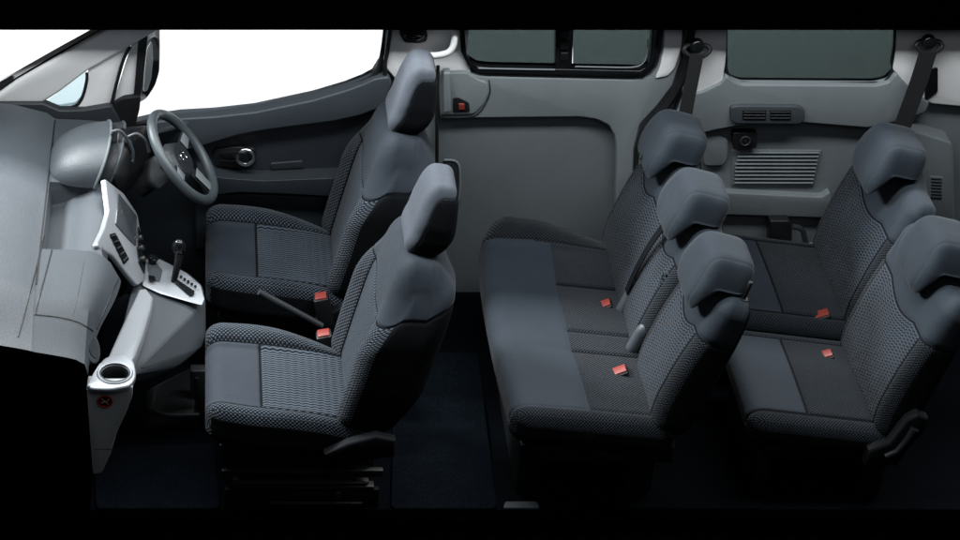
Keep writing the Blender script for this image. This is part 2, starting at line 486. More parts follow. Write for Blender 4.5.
bench = thing('bench_seat', 'three-place charcoal middle bench with three headrests and two red buckles', 'bench seat', (1.07, 0, 0))
BW = 1.24
SE = (.215, -.10, -.215)
def mf(x, y, z, ax):
    if z < -.03 or (ax == 1 and z < .022): return 2
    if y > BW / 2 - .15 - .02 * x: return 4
    if y < -BW / 2 + .05: return 3
    if x > -.02 and z > 0 and min(abs(y - q) for q in SE) < .0052: return 2
    if x > .27: return 3
    if x < -.02 : return 1
    return 0 if not (-.215 < y < -.10) else 3
def sm(x, y, z):
    d = 0
    if z > 0:
        if x > -.02: d = max(gv(y - q, .007, .009) for q in SE)
        d = max(d, gv(x + .02) if y < BW / 2 - .15 else 0, gv(y + BW / 2 - .05), gv(y - (BW / 2 - .15 - .02 * x)))
    return d
def df(p):
    x, y, z = p
    if z > 0: z += .014 * abs(math.cos(y / BW * 3 * math.pi)) * ss(-.3, 0, x)
    if z > 0: z += .045 * ss(BW / 2 - .2, BW / 2 - .07, y) * ss(.30, -.1, x)
    if y > BW / 2 - .15: y = BW / 2 - .15 + (y - BW / 2 + .15) * (1 - .55 * ss(-.1, .3, x))
    z += -.12 * x
    if x < 0: x += .07 * ss(BW / 2 - .25, BW / 2, y) ** 2 * (-x / .3)
    x += .02 * math.cos(y / BW * math.pi) * -1 + .03 * (y < 0) * 0
    return Vector((x + .30, y, z + .355))
pillow('seat_cushion', (.60, BW, .16), (.075, .05, .06), (70, 230, 18), df, mf, [M['weave2'], M['plain2'], M['cloth'], M['weave2'], M['weave3']], bench, sm)
bench_back(bench, -.205, .62, (.555, .34), .635, 18, 2)
bench_back(bench, -.62, -.215, (.555, .34), .635, 18, 1)
for y in (-.42, .0, .42): bench_headrest(bench, .680, y, .93, .29, 16)
buckle(bench, .42, -.33, .422); buckle(bench, .43, .10, .412)
for y in (.07, -.17):
    def dc(p): return rot_about(p, (0, 0), R(20)) + Vector((.515, y, .455))
    pillow('hinge_cover', (.055, .05, .15), (.026, .024, .04), (12, 12, 20), dc, None, [M['dash']], bench)
KP = rot_about(Vector((.015, -.555, .60)), (0, 0), R(18)) + Vector((.555, 0, .34))
b = cyl_bm(KP + Vector((.01, 0, .03)), (.25, 0, 1), .008, .09, 12, bev=.002)
kn = obj('lock_knob', b, M['black'], bench, True)
obj('knob_collar', cyl_bm(KP, (.25, 0, 1), .02, .016, 16), M['black'], kn, True)
b = box_bm((.06, -.5, 0), (.14, .5, .22), .01); box_bm((.10, -.58, .20), (.60, .58, .28), .01, bm=b)
box_bm((.46, -.5, 0), (.56, .5, .22), .01, bm=b)
obj('seat_frame', b, M['black'], bench, True)

# ------------------------------------------------------------------ rear seats
def rear_seat(loc, label, wd, first):
    t = thing('folding_seat', label, 'seat', loc, 'folding seats of the last row')
    L, H = .56, .13
    def mf(x, y, z, ax):
        if z < -.03 or (ax == 1 and z < .012): return 2
        e = wd / 2 - abs(y)
        if z > 0 and (abs(e - .06) < .005 or (abs(x + .06) < .005 and e > .06) or abs(x - .25) < .005): return 2
        if e < .06 or x > .25: return 3
        return 1 if x < -.06 + .0 * y else 0
    def sm(x, y, z):
        if z < 0: return 0
        e = wd / 2 - abs(y)
        return max(gv(e - .06, .007, .008), gv(x + .06, .007, .008) if e > .055 else 0, gv(x - .25, .007, .008))
    def df(p):
        x, y, z = p
        z += -.14 * x + (.012 * (1 - (2 * y / wd) ** 2) if z > 0 else 0)
        return Vector((x + .27, y, z + .30))
    pillow('seat_cushion', (L, wd, H), (.07, .05, .05), (100, 104, 18), df, mf, [M['weave2'], M['plain2'], M['cloth'], M['weave2']], t, sm)
    bench_back(t, -wd / 2, wd / 2, (.50, .28), .645, 15, 1, .14)
    bench_headrest(t, (.625 if first else .575), 0, .905, .30, 14)
    s = 1 if loc[1] < 0 else -1
    buckle(t, .36, s * wd * .32 - .03, .345, -20)
    # folding hinge on the near side
    pr = [(.41, .22), (.415, .29), (.48, .325), (.525, .43), (.56, .455), (.60, .435), (.60, .385), (.55, .29), (.53, .22)]
    yy = -wd / 2 - .045
    hp = obj('hinge_plate', prism([Vector((a, yy, c)) for a, c in rnd(pr, .04)], (0, .04, 0), .012), M['softblack'], t, True)
    b = tube_bm([(.475, yy - .008, .275), (.51, yy - .012, .30), (.535, yy - .012, .35), (.555, yy - .008, .40)], [.012, .013, .013, .016], 10)
    obj('fold_lever', b, M['black'], hp, True)
    b = box_bm((.05, -wd * .4, 0), (.11, wd * .4, .20), .01); box_bm((.08, -wd * .42, .17), (.55, wd * .42, .24), .01, bm=b); box_bm((.45, -wd * .4, 0), (.53, wd * .4, .2), .01, bm=b)
    obj('seat_frame', b, M['black'], t, True)
    return t
rear_seat((1.935, -.285, 0), 'charcoal folding rear seat with a black hinge plate at its near side', .58, True)
rear_seat((1.985, .36, 0), 'charcoal folding rear seat against the side panel, under the hanging belt', .62, False)

# ------------------------------------------------------------------ far wall: front door
YW = .76
def line(name, px, Y, r, mat, parent, n=5, smooth=True, flat=None):
    P = [W(u, v, Y=Y) for u, v in px]
    if smooth: P = smoothline(P, n)
    return obj(name, tube_bm(P, r, 8, flat=flat), mat, parent)
sill = [(120, 127), (150, 121.5), (180, 117), (215, 115), (255, 110.5), (313, 98), (345, 88.5), (363, 81.5), (373, 76), (379, 66), (383, 48), (386, 22)]
fd = thing('front_door', 'closed front door with dark two-tone trim panel and large clear window', 'door', (0.2, YW, 0))
plate('door_panel', [(118, 129)] + sill[1:10] + [(394, 66), (398, 70), (398, 305), (118, 305)], YW + .02, .06, M['door'], fd, .01)
plate('upper_trim', [(150, 123), (180, 119), (215, 117), (255, 112.5), (313, 100.5), (345, 91), (363, 84.5), (375, 79), (389, 77), (392, 84), (384, 107), (360, 116), (335, 121.5), (300, 126), (269, 130), (240, 135), (213, 143), (190, 150), (150, 152)], YW - .03, .06, M['door2'], fd, .014, 3)
# armrest shelf: long moulded ledge
plate('armrest', [(195, 172), (222, 178), (262, 181), (340, 178), (345, 172), (345, 197), (290, 194), (240, 192), (205, 196)], YW - .06, .09, M['door'], fd, .018, 4)
plate('lower_trim', [(195, 197), (240, 194), (345, 198), (350, 250), (195, 250)], YW - .005, .04, M['door'], fd, .012, 3)
plate('switch_panel', [(270, 163.5), (303, 161), (304, 168), (271, 170)], YW + .013, .03, M['dash_dark'], fd, .003, 2)
hd = plate('handle_recess', [(213, 150), (236, 147), (256, 149), (256, 166), (236, 168), (215, 166)], YW + .005, .02, M['black'], fd, .004, 4)
obj('handle_ring', ring_bm(W(245.5, 157, Y=YW - .03), (0, 1, -.1), .031, .009, 32, 10), M['chrome'], hd)
obj('handle_lever', hull_bm([W(219, 153.5, Y=YW - .01), W(247, 152.5, Y=YW - .05), W(247, 161.5, Y=YW - .05), W(219, 161.5, Y=YW - .01), W(219, 154, Y=YW + .02), W(250, 151, Y=YW + .02), W(251, 162, Y=YW + .02), W(219, 161, Y=YW + .02)], .006), M['gloss'], hd)
line('window_seal', sill, YW + .005, .009, M['rubber'], fd)
line('sill_moulding', [(u, v + 3.2) for u, v in sill[2:9]], YW - .015, .006, M['door2'], fd)
plate('window_pane', sill + [(130, 22)], YW + .045, .004, M['clear'], fd, 0)
plate('sail_panel', [(131.5, 46.5), (139.5, 40.5), (133.5, 97), (113.5, 104)], YW + .01, .03, M['light'], fd, .003, 2)
plate('window_channel', [(138.5, 39), (148, 35), (141, 96), (133.5, 98)], YW - .0, .04, M['rubber'], fd, .003)
mb_ = plate('mirror_base', [(113, 105), (123, 99), (141, 96.5), (139.5, 110), (136, 123), (127, 152), (117, 130)], YW - .02, .05, M['black'], fd, .006, 3)
mr = plate('door_mirror', [(145, 45), (149, 39), (155, 35.5), (159.5, 40), (159.5, 72), (155, 87), (147, 99), (141, 97), (143, 70)], YW + .16, .10, M['black'], fd, .012, 4)
plate('mirror_glass', [(147, 48), (151, 41.5), (152.5, 44), (153, 60), (151.5, 78), (147.5, 91), (143, 92), (144.5, 70)], YW + .156, .006, M['mirror_sky'], mr, .002, 3)
obj('mirror_arm', hull_bm([W(136, 95, Y=YW + .02), W(148, 93, Y=YW + .2), W(147, 99, Y=YW + .2), W(136, 102, Y=YW + .02), W(142, 95, Y=YW + .2), W(140, 103, Y=YW + .03)], .006), M['black'], mr)

# windscreen pillar with its quarter window
ap = thing('windscreen_pillar', 'pale grey slanting windscreen pillar with a small triangular quarter window', 'pillar', (-.5, YW, .8))
YA = YW - .01
plate('pillar_trim', [(-30, 118), (-5, 97), (16, 82), (104, 31), (120, 22), (170, 22), (159, 30), (131, 46.5), (88, 71), (60, 92), (43, 103), (0, 103), (-30, 118)][:-1], YA, .05, M['light'], ap, .012)
plate('inner_pillar', [(88, 66), (131, 44.5), (130, 48), (122, 64), (115, 88), (110.5, 107), (62, 113.5), (54, 110), (75, 107), (82, 100), (88, 78)], YA + .012, .04, M['light'], ap, .004)
line('door_seal', [(130, 47), (126, 54), (122, 64), (116, 86), (111, 107)], YA + .005, .007, M['rubber'], ap)
plate('quarter_pane', [(43, 104), (60, 91), (86, 72), (89, 80), (82, 100), (75, 108), (53, 112)], YA + .03, .004, M['bluish'], ap, 0)
line('quarter_seal', [(87, 73), (87, 80), (84.5, 91), (81, 100), (76, 105.5), (66, 108.5), (56, 110)], YA + .015, .007, M['rubber'], ap)
line('windscreen_seal', [(-30, 112), (0, 91), (50, 61), (104, 30.5), (118, 22)], YA + .03, .013, M['rubber'], ap)
plate('outer_pillar', [(-30, 100), (14, 77), (60, 51), (100, 29), (112, 22), (120, 22), (100, 34), (50, 62), (10, 86), (-30, 112)], YA + .06, .04, M['light'], ap, .004)
line('windscreen_rubber', [(-30, 103), (-5, 89), (14, 78.5)], YA + .045, .016, M['rubber'], ap)

plate('cowl_panel', [(-45, 104), (43, 104), (60, 111), (85, 110.5), (112, 106), (120, 120), (120, 200), (-45, 200)], YW - .03, .04, M['dash_dark'], ap, .006)
# centre pillar
bp = thing('centre_pillar', 'pale grey pillar between the front and sliding doors with grab handle', 'pillar', (.9, YW, 0))
plate('pillar_trim', [(386, 22), (470, 22), (467, 50), (469, 64), (473, 80), (437, 80), (437, 250), (398, 250), (396, 80), (384, 66)], YW - .005, .05, M['light'], bp, .01, 3)
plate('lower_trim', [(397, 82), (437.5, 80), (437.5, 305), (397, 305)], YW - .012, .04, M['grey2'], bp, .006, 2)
line('door_seal', [(391.5, 22), (388, 48), (385, 66), (386, 90), (390, 160)], YW - .01, .008, M['rubber'], bp)
obj('grab_handle', tube_bm(smoothline([W(453.5, 20, Y=YW - .05), W(454.5, 40, Y=YW - .06), W(450, 51, Y=YW - .07), W(440, 55, Y=YW - .07), W(426, 56, Y=YW - .06), W(415, 57, Y=YW - .01)], 6), .013, 10), M['light'], bp)
ba = plate('belt_guide', [(399, 33), (404, 30), (424, 30), (428, 34), (427, 42), (418, 44), (404, 43)], YW - .03, .03, M['black'], bp, .006, 3)
obj('belt_loop', tube_bm(smoothline([W(404, 36, Y=YW - .04), W(414, 34.5, Y=YW - .055), W(423, 36, Y=YW - .04), W(414, 40, Y=YW - .05)], 5, True), .006, 8, True), M['gloss'], ba)
line('rear_seal', [(438, 66), (437, 100), (437, 160), (437.5, 250)], YW - .03, .007, M['rubber'], bp)

# sliding door
sd = thing('sliding_door', 'grey sliding side door with two tinted panes in a black frame and red lock tab', 'door', (1.3, YW, 0))
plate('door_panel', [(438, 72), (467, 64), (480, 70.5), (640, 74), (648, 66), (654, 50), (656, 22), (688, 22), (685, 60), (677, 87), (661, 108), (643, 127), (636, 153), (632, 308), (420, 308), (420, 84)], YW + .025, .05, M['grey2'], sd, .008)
plate('raised_trim', [(440, 72), (464, 70), (474, 75), (490, 76.5), (632, 79.5), (648, 77), (657, 68), (661, 52), (664, 22), (683, 22), (681, 60), (673, 86), (657, 107), (640, 125), (634, 150), (630, 308), (614, 308), (616.5, 150), (615, 137), (609, 126), (597, 120), (580, 117.5), (440, 119)], YW - .012, .05, M['grey'], sd, .02, 3)
plate('corner_trim', [(665, 22), (683, 22), (681.5, 48), (675, 68), (668, 76), (655, 79), (660, 68), (663.5, 50)], YW - .018, .03, M['light'], sd, .006, 3)
plate('frame_bottom', [(459, 22), (464, 22), (466.5, 54), (470.5, 62), (478, 66.5), (490, 68), (640, 71), (648.5, 66), (651, 54), (653, 22), (662, 22), (659, 50), (655, 68), (644, 77.5), (480, 73.5), (468, 66), (461, 52)], YW - .02, .05, M['gloss'], sd, .004)
plate('frame_mullion', [(555.5, 22), (574, 22), (572, 69.6), (555.5, 69.2)], YW - .018, .045, M['gloss'], sd, .004)
for v in (35, 46.5, 57): plate('window_latch', [(561, v - 4), (568.5, v - 4.2), (568.5, v + 3.5), (560.5, v + 3.2)], YW - .035, .02, M['black'], sd, .003, 1)
plate('window_pane', [(461, 20), (556, 20), (556, 70), (470, 69)], YW + .01, .004, M['tint'], sd, 0)
plate('window_pane', [(573, 20), (656, 20), (652, 72), (573, 70.5)], YW + .01, .004, M['tint'], sd, 0)
line('sill_strip', [(478, 68.3), (520, 69.2), (555, 69.7)], YW - .022, .0035, M['silver'], sd)
line('sill_strip', [(575, 66.5), (605, 67.2), (632, 67.3), (642, 64), (646.5, 56), (648, 40)], YW - .022, .003, M['silver'], sd)
line('edge_seal', [(692, 22), (689, 50), (682, 80), (665, 108), (647, 128), (640.5, 150), (638, 180), (635, 305)], YW - .01, .016, M['rubber'], sd)
dh_ = plate('latch_panel', [(438, 74), (466, 73), (478, 80), (487, 83), (489, 92), (484, 104), (474, 114), (440, 115)], YW - .022, .03, M['grey'], sd, .004, 3)
plate('latch_handle', [(443.5, 73), (451, 73), (451, 112), (444, 113)], YW - .05, .04, M['grey'], dh_, .005, 2)
lk = plate('lock_recess', [(453, 98), (458, 97.5), (469, 103), (470, 112), (453, 112.5)], YW - .026, .02, M['black'], dh_, .002, 2)
plate('lock_tab', [(458.5, 104), (464.5, 104), (465, 110), (459, 110)], YW - .032, .02, M['red'], lk, .002, 1)
line('seam', [(440, 118), (470, 117), (480, 112), (486, 103), (490, 92), (489, 80)], YW - .013, .002, M['black'], sd)
plate('pull_cup', [(444, 160), (454, 160), (459, 168), (459, 195), (453, 207), (444, 207)], YW + .012, .02, M['dash_dark'], sd, .004, 3)
line('pull_cup_rim', [(444, 160), (455, 161), (459.5, 169), (459.5, 195), (456, 204)], YW + .012, .005, M['grey'], sd)

# rear quarter: light pillar behind the sliding door, panel, window, rear pillar
rp_ = thing('rear_quarter_panel', 'grey rear side trim panel with air vent, slotted speaker grille and tinted window', 'trim panel', (2.3, YW, 0))
plate('pillar_trim', [(687, 22), (728, 22), (726, 60), (723, 82), (706, 90), (690, 100), (681, 92), (688, 60)], YW - .005, .05, M['light'], rp_, .008, 3)
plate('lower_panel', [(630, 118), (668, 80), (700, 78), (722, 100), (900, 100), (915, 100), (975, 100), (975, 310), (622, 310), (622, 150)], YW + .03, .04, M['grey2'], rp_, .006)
plate('upper_trim', [(683, 97), (704, 92), (722, 83), (727, 76), (734, 82), (742, 85), (876, 86), (889, 83), (896, 74), (906, 84), (918, 96), (930, 103), (926, 112), (905, 120), (868, 128), (800, 122.5), (750, 124), (716, 130), (692, 136), (672, 128)], YW - .02, .06, M['grey'], rp_, .022, 3)
plate('window_pane', [(715, 20), (905, 20), (902, 60), (895, 92), (740, 92), (722, 84)], YW + .02, .004, M['tint'], rp_, 0)
line('window_seal', [(726.5, 20), (725.8, 50), (726.5, 70), (731, 79), (742, 82.5), (800, 83.3), (874, 83), (886, 80), (892, 70), (894.5, 50), (896, 20)], YW + .008, .006, M['rubber'], rp_)
rv = plate('air_vent', [(730.5, 108), (736, 106), (798, 106.5), (805, 110), (805, 120), (800, 124.5), (736, 124), (730.5, 121)], YW - .04, .04, M['fascia'], rp_, .006, 4)
for a in ((742.5, 766), (770, 791)):
    vp = plate('vent_louvre', [(a[0], 110), (a[1], 110.2), (a[1], 120.5), (a[0], 120.3)], YW - .042, .02, M['black'], rv, .002, 1)
    b = None
    for k in range(3):
        p0 = W(a[0] + 1, 112.2 + k * 3, Y=YW - .045); p1 = W(a[1] - 1, 112.3 + k * 3, Y=YW - .045)
        b = tube_bm([p0, p1], .0022, 6, bm=b)
    obj('slat', b, M['dash_dark'], vp)
kp = plate('lamp_knob', [(733, 133), (757.5, 132.5), (757, 148.5), (733, 149)], YW - .005, .04, M['black'], rp_, .004, 3)
obj('dial', ring_bm(W(745.5, 141, Y=YW - .008), (0, 1, -.2), .018, .004, 24, 8), M['metal'], kp)
for dv in (-3.5, 0, 3.5): obj('dial_mark', cyl_bm(W(745.5 + (2 if dv else 0), 141 + dv, Y=YW - .008), (0, 1, 0), .0035, .008, 8), M['metal'], kp)
plate('cover_flap', [(700, 137), (722, 136), (728.5, 141), (728.5, 158), (724, 166.5), (704, 167)], YW + .008, .04, M['grey2'], rp_, .01, 4)
gr = plate('speaker_grille', [(732, 150), (822, 150.5), (814, 186), (731, 185.5)], YW + .024, .012, M['grey2'], rp_, .002, 2)
obj('speaker_cone', cyl_bm(W(755, 167.5, Y=YW + .0225), (0, 1, 0), .072, .008, 32), M['door2'], gr)
for k in range(9):
    v = 152.6 + 3.75 * k
    p0 = W(738 - .7 * k if k < 3 else 735.5 - .15 * k, v, Y=YW + .019); p1 = W(819 - .8 * k, v + .1, Y=YW + .019)
    obj('grille_slat', tube_bm([p0, p1], (.0034, .006), 8), M['grey2'], gr)
plate('lower_ledge', [(690, 193), (722, 192.5), (822, 197.5), (830, 192), (835, 204), (826, 218), (700, 214)], YW - .005, .06, M['grey2'], rp_, .02, 3)
plate('rear_pillar', [(897.5, 20), (975, 20), (975, 108), (932, 104), (919, 98), (906, 85), (896.5, 74), (893, 70), (896, 50)], YW - .005, .05, M['light'], rp_, .01, 3)
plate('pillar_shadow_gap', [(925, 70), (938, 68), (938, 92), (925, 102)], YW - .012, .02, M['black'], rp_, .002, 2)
plate('rear_trim_block', [(908, 134), (914, 131), (952, 143), (955, 150), (955, 225), (908, 225)], YW - .06, .1, M['grey2'], rp_, .012, 3)
hv = plate('heater_grille', [(930, 176), (943, 177), (942, 200), (929, 199)], YW - .062, .01, M['grey2'], rp_, .002, 1)
for k in range(7): obj('grille_slot', tube_bm([W(931, 178.5 + 3.1 * k, Y=YW - .063), W(941.5, 179.2 + 3.1 * k, Y=YW - .063)], .0025, 6), M['black'], hv)
lb = plate('belt_bracket', [(770, 221), (790, 221), (792, 226), (792, 248), (770, 248)], YW - .05, .06, M['black'], rp_, .008, 2)
line('bracket_stalk', [(792, 226), (802, 230), (806, 243), (812, 252)], YW - .05, .011, M['dash_dark'], lb)
plate('bracket_foot', [(788, 250), (815, 246), (818, 252), (795, 258)], YW - .08, .03, M['grey2'], lb, .004, 2)

def hanging_belt(label, ball, path, w, tilt):
    t = thing('seat_belt', label, 'seat belt', W(*ball, Y=YW - .06), 'belts hanging from the rear pillars')
    b = cyl_bm(W(*ball, Y=YW - .05), (0, -1, .2), .030, .035, 24, .024, .006)
    obj('anchor_bolt', b, M['gloss'], t)
    u, v = ball
    obj('belt_loop', tube_bm(smoothline([W(u - 13, v + 4, Y=YW - .05), W(u - 6, v + 10, Y=YW - .06), W(u + 6, v + 10, Y=YW - .06), W(u + 13, v + 4, Y=YW - .05), W(u + 8, v - 1, Y=YW - .04), W(u - 8, v - 1, Y=YW - .04)], 6, True), .009, 8, True), M['black'], t)
    P = smoothline([W(a, b_, Y=YW - .07 - .012 * i) for i, (a, b_) in enumerate(path)], 5)
    obj('strap', strap_bm(P, w, .003, (1, 0, .1)), M['webbing'], t)
hanging_belt('black seat belt hanging from the pale pillar behind the middle bench', (697, 46), [(697, 54), (693, 75), (689, 95), (685, 118), (682, 140)], .052, 0)
hanging_belt('black seat belt slanting down from the rearmost pillar to the far rear seat', (929, 42), [(928, 52), (920, 78), (911, 103), (900, 133), (893, 150)], .068, 0)

# black bar added at roof height to border the view
rr = tag(obj('top_bar', box_bm((-1.6, YW - .09, W(0, 30, Y=YW - .09).z), (3.6, YW + .2, 1.62)), M['ground'], smooth=False), 'plain black bar added along the top of the cut-open cabin', 'black bar')

# black shoulder belt between the far backrests
SB = lambda d, y, q: rot_about(Vector((d, y, q)), (0, 0), R(18)) + Vector((1.625, 0, .34))
sb = tag(obj('seat_belt', strap_bm(smoothline([SB(.0, .02, .60), SB(-.085, .03, .55), SB(-.108, .045, .42), SB(-.112, .055, .28), SB(-.10, .065, .14)], 6), .036, .004, (0, 1, .2)), M['softblack']), 'short black belt lying over the middle bench backrest', 'seat belt')

# ------------------------------------------------------------------ dashboard
ds = thing('dashboard', 'long grey dashboard with silver centre stack, cup holder and black instrument hood', 'dashboard', (-.6, 0, .3))
def dash_bm():
    far = [(-1.25, .975), (-.95, .962), (-.75, .935), (-.63, .90), (-.60, .875), (-.592, .873), (-.585, .872), (-.54, .870), (-.48, .867), (-.43, .862), (-.392, .846), (-.38, .838), (-.362, .79), (-.42, .62), (-.6, .60), (-1.25, .60)]
    near = [(-1.25, .78), (-.95, .80), (-.75, .825), (-.63, .80), (-.60, .792), (-.592, .789), (-.585, .787), (-.54, .778), (-.48, .764), (-.45, .755), (-.42, .735), (-.415, .715), (-.41, .69), (-.44, .62), (-.6, .60), (-1.25, .60)]
    dip = [0, 0, 0, 0, 0, 0, -.100, -.085, -.045, -.012, .006, .008, 0, 0, 0, 0]
    bm = bmesh.new(); rings = []
    NS = 60
    ys = sorted([-.70 + i / (NS - 1) * 1.42 for i in range(NS)] + [-.215, -.205, -.192, -.188, -.184, -.176, .244, .250, .254, .258])
    for y in ys:
        t = (y + .70) / 1.42; k = ss(-.02, .17, t); kx = ss(0, .36, t); g = ss(-.193, -.176, y) * ss(.259, .242, y); e = ss(-.18, -.21, y)
        far2 = [q for q in far]
        for ii, q in ((10, (-.392, .851)), (11, (-.345, .818)), (12, (-.312, .745))): far2[ii] = (far[ii][0] * (1 - e) + q[0] * e, far[ii][1] * (1 - e) + q[1] * e)
        rings.append([bm.verts.new((a[0] * (1 - kx) + b[0] * kx, y, a[1] * (1 - k) + b[1] * k + g * d)) for a, b, d in zip(near, far2, dip)])
    for A, B in zip(rings, rings[1:]):
        for k in range(len(A)): bm.faces.new((A[k], A[(k + 1) % len(A)], B[(k + 1) % len(A)], B[k]))
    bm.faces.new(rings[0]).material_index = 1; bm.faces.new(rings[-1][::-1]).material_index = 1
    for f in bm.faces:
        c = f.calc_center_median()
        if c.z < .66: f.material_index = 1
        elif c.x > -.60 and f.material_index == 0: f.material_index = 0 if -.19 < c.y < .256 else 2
    return bm
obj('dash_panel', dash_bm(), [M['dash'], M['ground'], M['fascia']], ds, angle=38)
FP = ((-.585, 0, .8742), (.010, 0, .155))
from mathutils.bvhtree import BVHTree
def hit(o, u, v):
    """where a measured point falls on an object's own surface"""
    w0 = wloc(o); t = BVHTree.FromPolygons([q.co + w0 for q in o.data.vertices], [tuple(p.vertices) for p in o.data.polygons])
    a = W(u, v, Z=0) - CAM
    r = t.ray_cast(CAM, a.normalized()); return r[0], r[1]
dp = [c for c in ds.children if c.name.startswith('dash_panel')][0]
def groove(name, px, r, par, mat):
    P = []
    for u, v in [tuple(q) for q in smoothline([Vector((a, b)) for a, b in px], 8)]:
        h = hit(dp, u, v)[0]
        if h is not None: P.append(h)
    return obj(name, tube_bm(P, r, 6), mat, par)
gb = groove('glovebox_lid', [(52, 250), (43, 284), (35.5, 312), (37, 314.5), (58, 317), (78, 322), (93, 331)], .0032, ds, M['black'])
groove('lid_edge', [(119, 277), (108, 302), (97, 329)], .0032, gb, M['black'])
groove('lid_fold', [(84, 262), (79, 290), (73, 316)], .0012, gb, M['dash_dark'])
groove('top_seam', [(44, 236), (37, 265), (30, 292), (23, 320), (18, 337)], .0032, ds, M['black'])
line_p = lambda name, px, pl, r, mat, par: obj(name, tube_bm(smoothline([W(u, v, plane=pl) for u, v in px], 5), r, 6), mat, par)
line_p('panel_seam', [(53, 262), (46, 230), (53, 181)][:2] + [(42, 248), (30, 292), (18, 336)], FP, .0018, M['black'], ds) if False else None
obj('panel_seam', tube_bm([(-.598, y, .8755) for y in (-.42, -.3, 0, .3, .7)], .003, 6), M['black'], ds)
# instrument hood: a visor swelling towards the driver
def visor(name, x0, x1, yc, hw, hh, zb, lean, mat, rim, pw=2.3):
    bm = bmesh.new(); rings = []; N, K = 26, 36
    for i in range(N + 1):
        t = .02 + .98 * i / N; g = (1 - (1 - t) ** 2.6) ** .55; r = []
        for k in range(K + 1):
            a = math.pi * k / K; cy, sz = math.cos(a), math.sin(a)
            y = math.copysign(abs(cy) ** (2 / pw), cy) * hw * (.35 + .65 * g); z = sz ** (2 / pw) * hh * g * (.8 + .2 * t)
            r.append(bm.verts.new((x0 + (x1 - x0) * t + lean * (z / hh - 1) * t, yc + y, zb + z)))
        rings.append(r)
    for A, B in zip(rings, rings[1:]):
        for k in range(K): bm.faces.new((A[k], A[k + 1], B[k + 1], B[k]))
    bm.faces.new(rings[0])
    end = [v.co.copy() for v in rings[-1]]
    inner = [bm.verts.new((v.x - .03, yc + (v.y - yc) * .93, zb + (v.z - zb) * .93)) for v in end]
    for k in range(K): bm.faces.new((rings[-1][k], rings[-1][k + 1], inner[k + 1], inner[k]))
    bm.faces.new(inner)
    o = obj(name, bm, mat, ds, angle=50)
    obj('hood_rim', tube_bm(end, .0055, 8), rim, o)
    return o
visor('instrument_hood', -.60, -.365, .41, .185, .135, .865, .06, M['dash'], M['grey2'])
visor('gauge_hood', -.50, -.315, .44, .17, .115, .865, .05, M['dash_dark'], M['dash'])
# centre stack face: sloping panel between the hood and the shifter
SP = ((-.37, 0, .862), (.9, -.12, .42))
st = pplate('stack_bezel', [(105, 178), (110, 182), (124, 193), (138, 214), (141, 232), (146, 262), (146, 279), (138, 286), (128, 274), (114, 256), (98, 247.5), (97, 243), (104, 229), (109, 211)], SP, .018, M['silver'], ds, .008, 3)
SP2 = ((-.366, 0, .864), SP[1]); SP3 = ((-.362, 0, .866), SP[1])
pplate('display_screen', [(119, 193), (137, 216), (136.5, 246), (129, 239), (116, 224)], SP2, .02, M['screen'], st, .002, 1)
va = pplate('air_vent', [(110, 234), (115.5, 232.5), (129.5, 259), (124.5, 264.5)], SP2, .02, M['gloss'], st, .002, 1)
for k in range(5):
    t = k / 4.0
    a0 = W(111.5 + t * 12, 236 + t * 25, plane=SP3); a1 = W(116 + t * 11.5, 235 + t * 22, plane=SP3)
    obj('vent_vane', tube_bm([a0, a1], .003, 6), M['dash_dark'], va)
pplate('control_panel', [(138.5, 226), (141, 234), (146, 262), (145, 274), (139, 262), (137.5, 248)], SP2, .02, M['gloss'], st, .002, 1)
for u, v in ((140, 238), (141.5, 248), (143, 259)): obj('control_knob', cyl_bm(W(u, v, plane=SP3), SP[1], .011, .02, 16, bev=.002), M['metal'], st)
# shifter console
ZC = .55
def hp(lst): return [W(u, v, Z=z) for u, v, z in lst]
cb = obj('console_body', hull_bm(hp([(138, 258, .565), (160, 258, .535), (190, 274, .525), (203, 286, .52), (206, 302, .51), (152, 300, .55), (141, 293, .555), (112, 366, .585), (131, 374, .585), (124, 386, .52), (150, 380, .45), (180, 366, .42), (203, 348, .40), (206, 335, .42), (192, 290, .35)]), .028, 4), M['console'], ds)
b = hull_bm(hp([(142, 259, .582), (160, 259, .568), (186, 272, .56), (201, 285, .556), (205, 299, .552), (202, 306, .55), (160, 294, .566), (142, 286, .576), (160, 275, .53), (190, 290, .53)]), .005, 2)
sp_ = obj('shifter_plate', b, M['silver'], ds)
obj('shifter_slot', hull_bm(hp([(172, 281, .570), (177, 279, .570), (195, 291, .563), (194, 295, .563), (190, 296, .563), (180, 288, .54)]), .001, 1), M['gloss'], sp_)
for k in range(5): obj('gear_mark', cyl_bm(W(181 + 3.6 * k, 277 + 2.4 * k, Z=.568), (0, 0, 1), .005, .008, 8), M['gloss'], sp_)
obj('button_plate', hull_bm(hp([(147, 263, .586), (156, 262, .582), (163, 270, .578), (160, 282, .574), (149, 279, .58), (154, 272, .55)]), .003, 2), M['console'], sp_)
obj('dial_knob', cyl_bm(W(153, 259, Z=.60), (.4, 0, .9), .019, .02, 20, bev=.003), M['gloss'], sp_)
obj('socket_cover', hull_bm(hp([(148, 275, .59), (155, 276, .588), (156, 280.5, .587), (148.5, 280, .589), (152, 278, .57)]), .001, 1), M['gloss'], sp_)
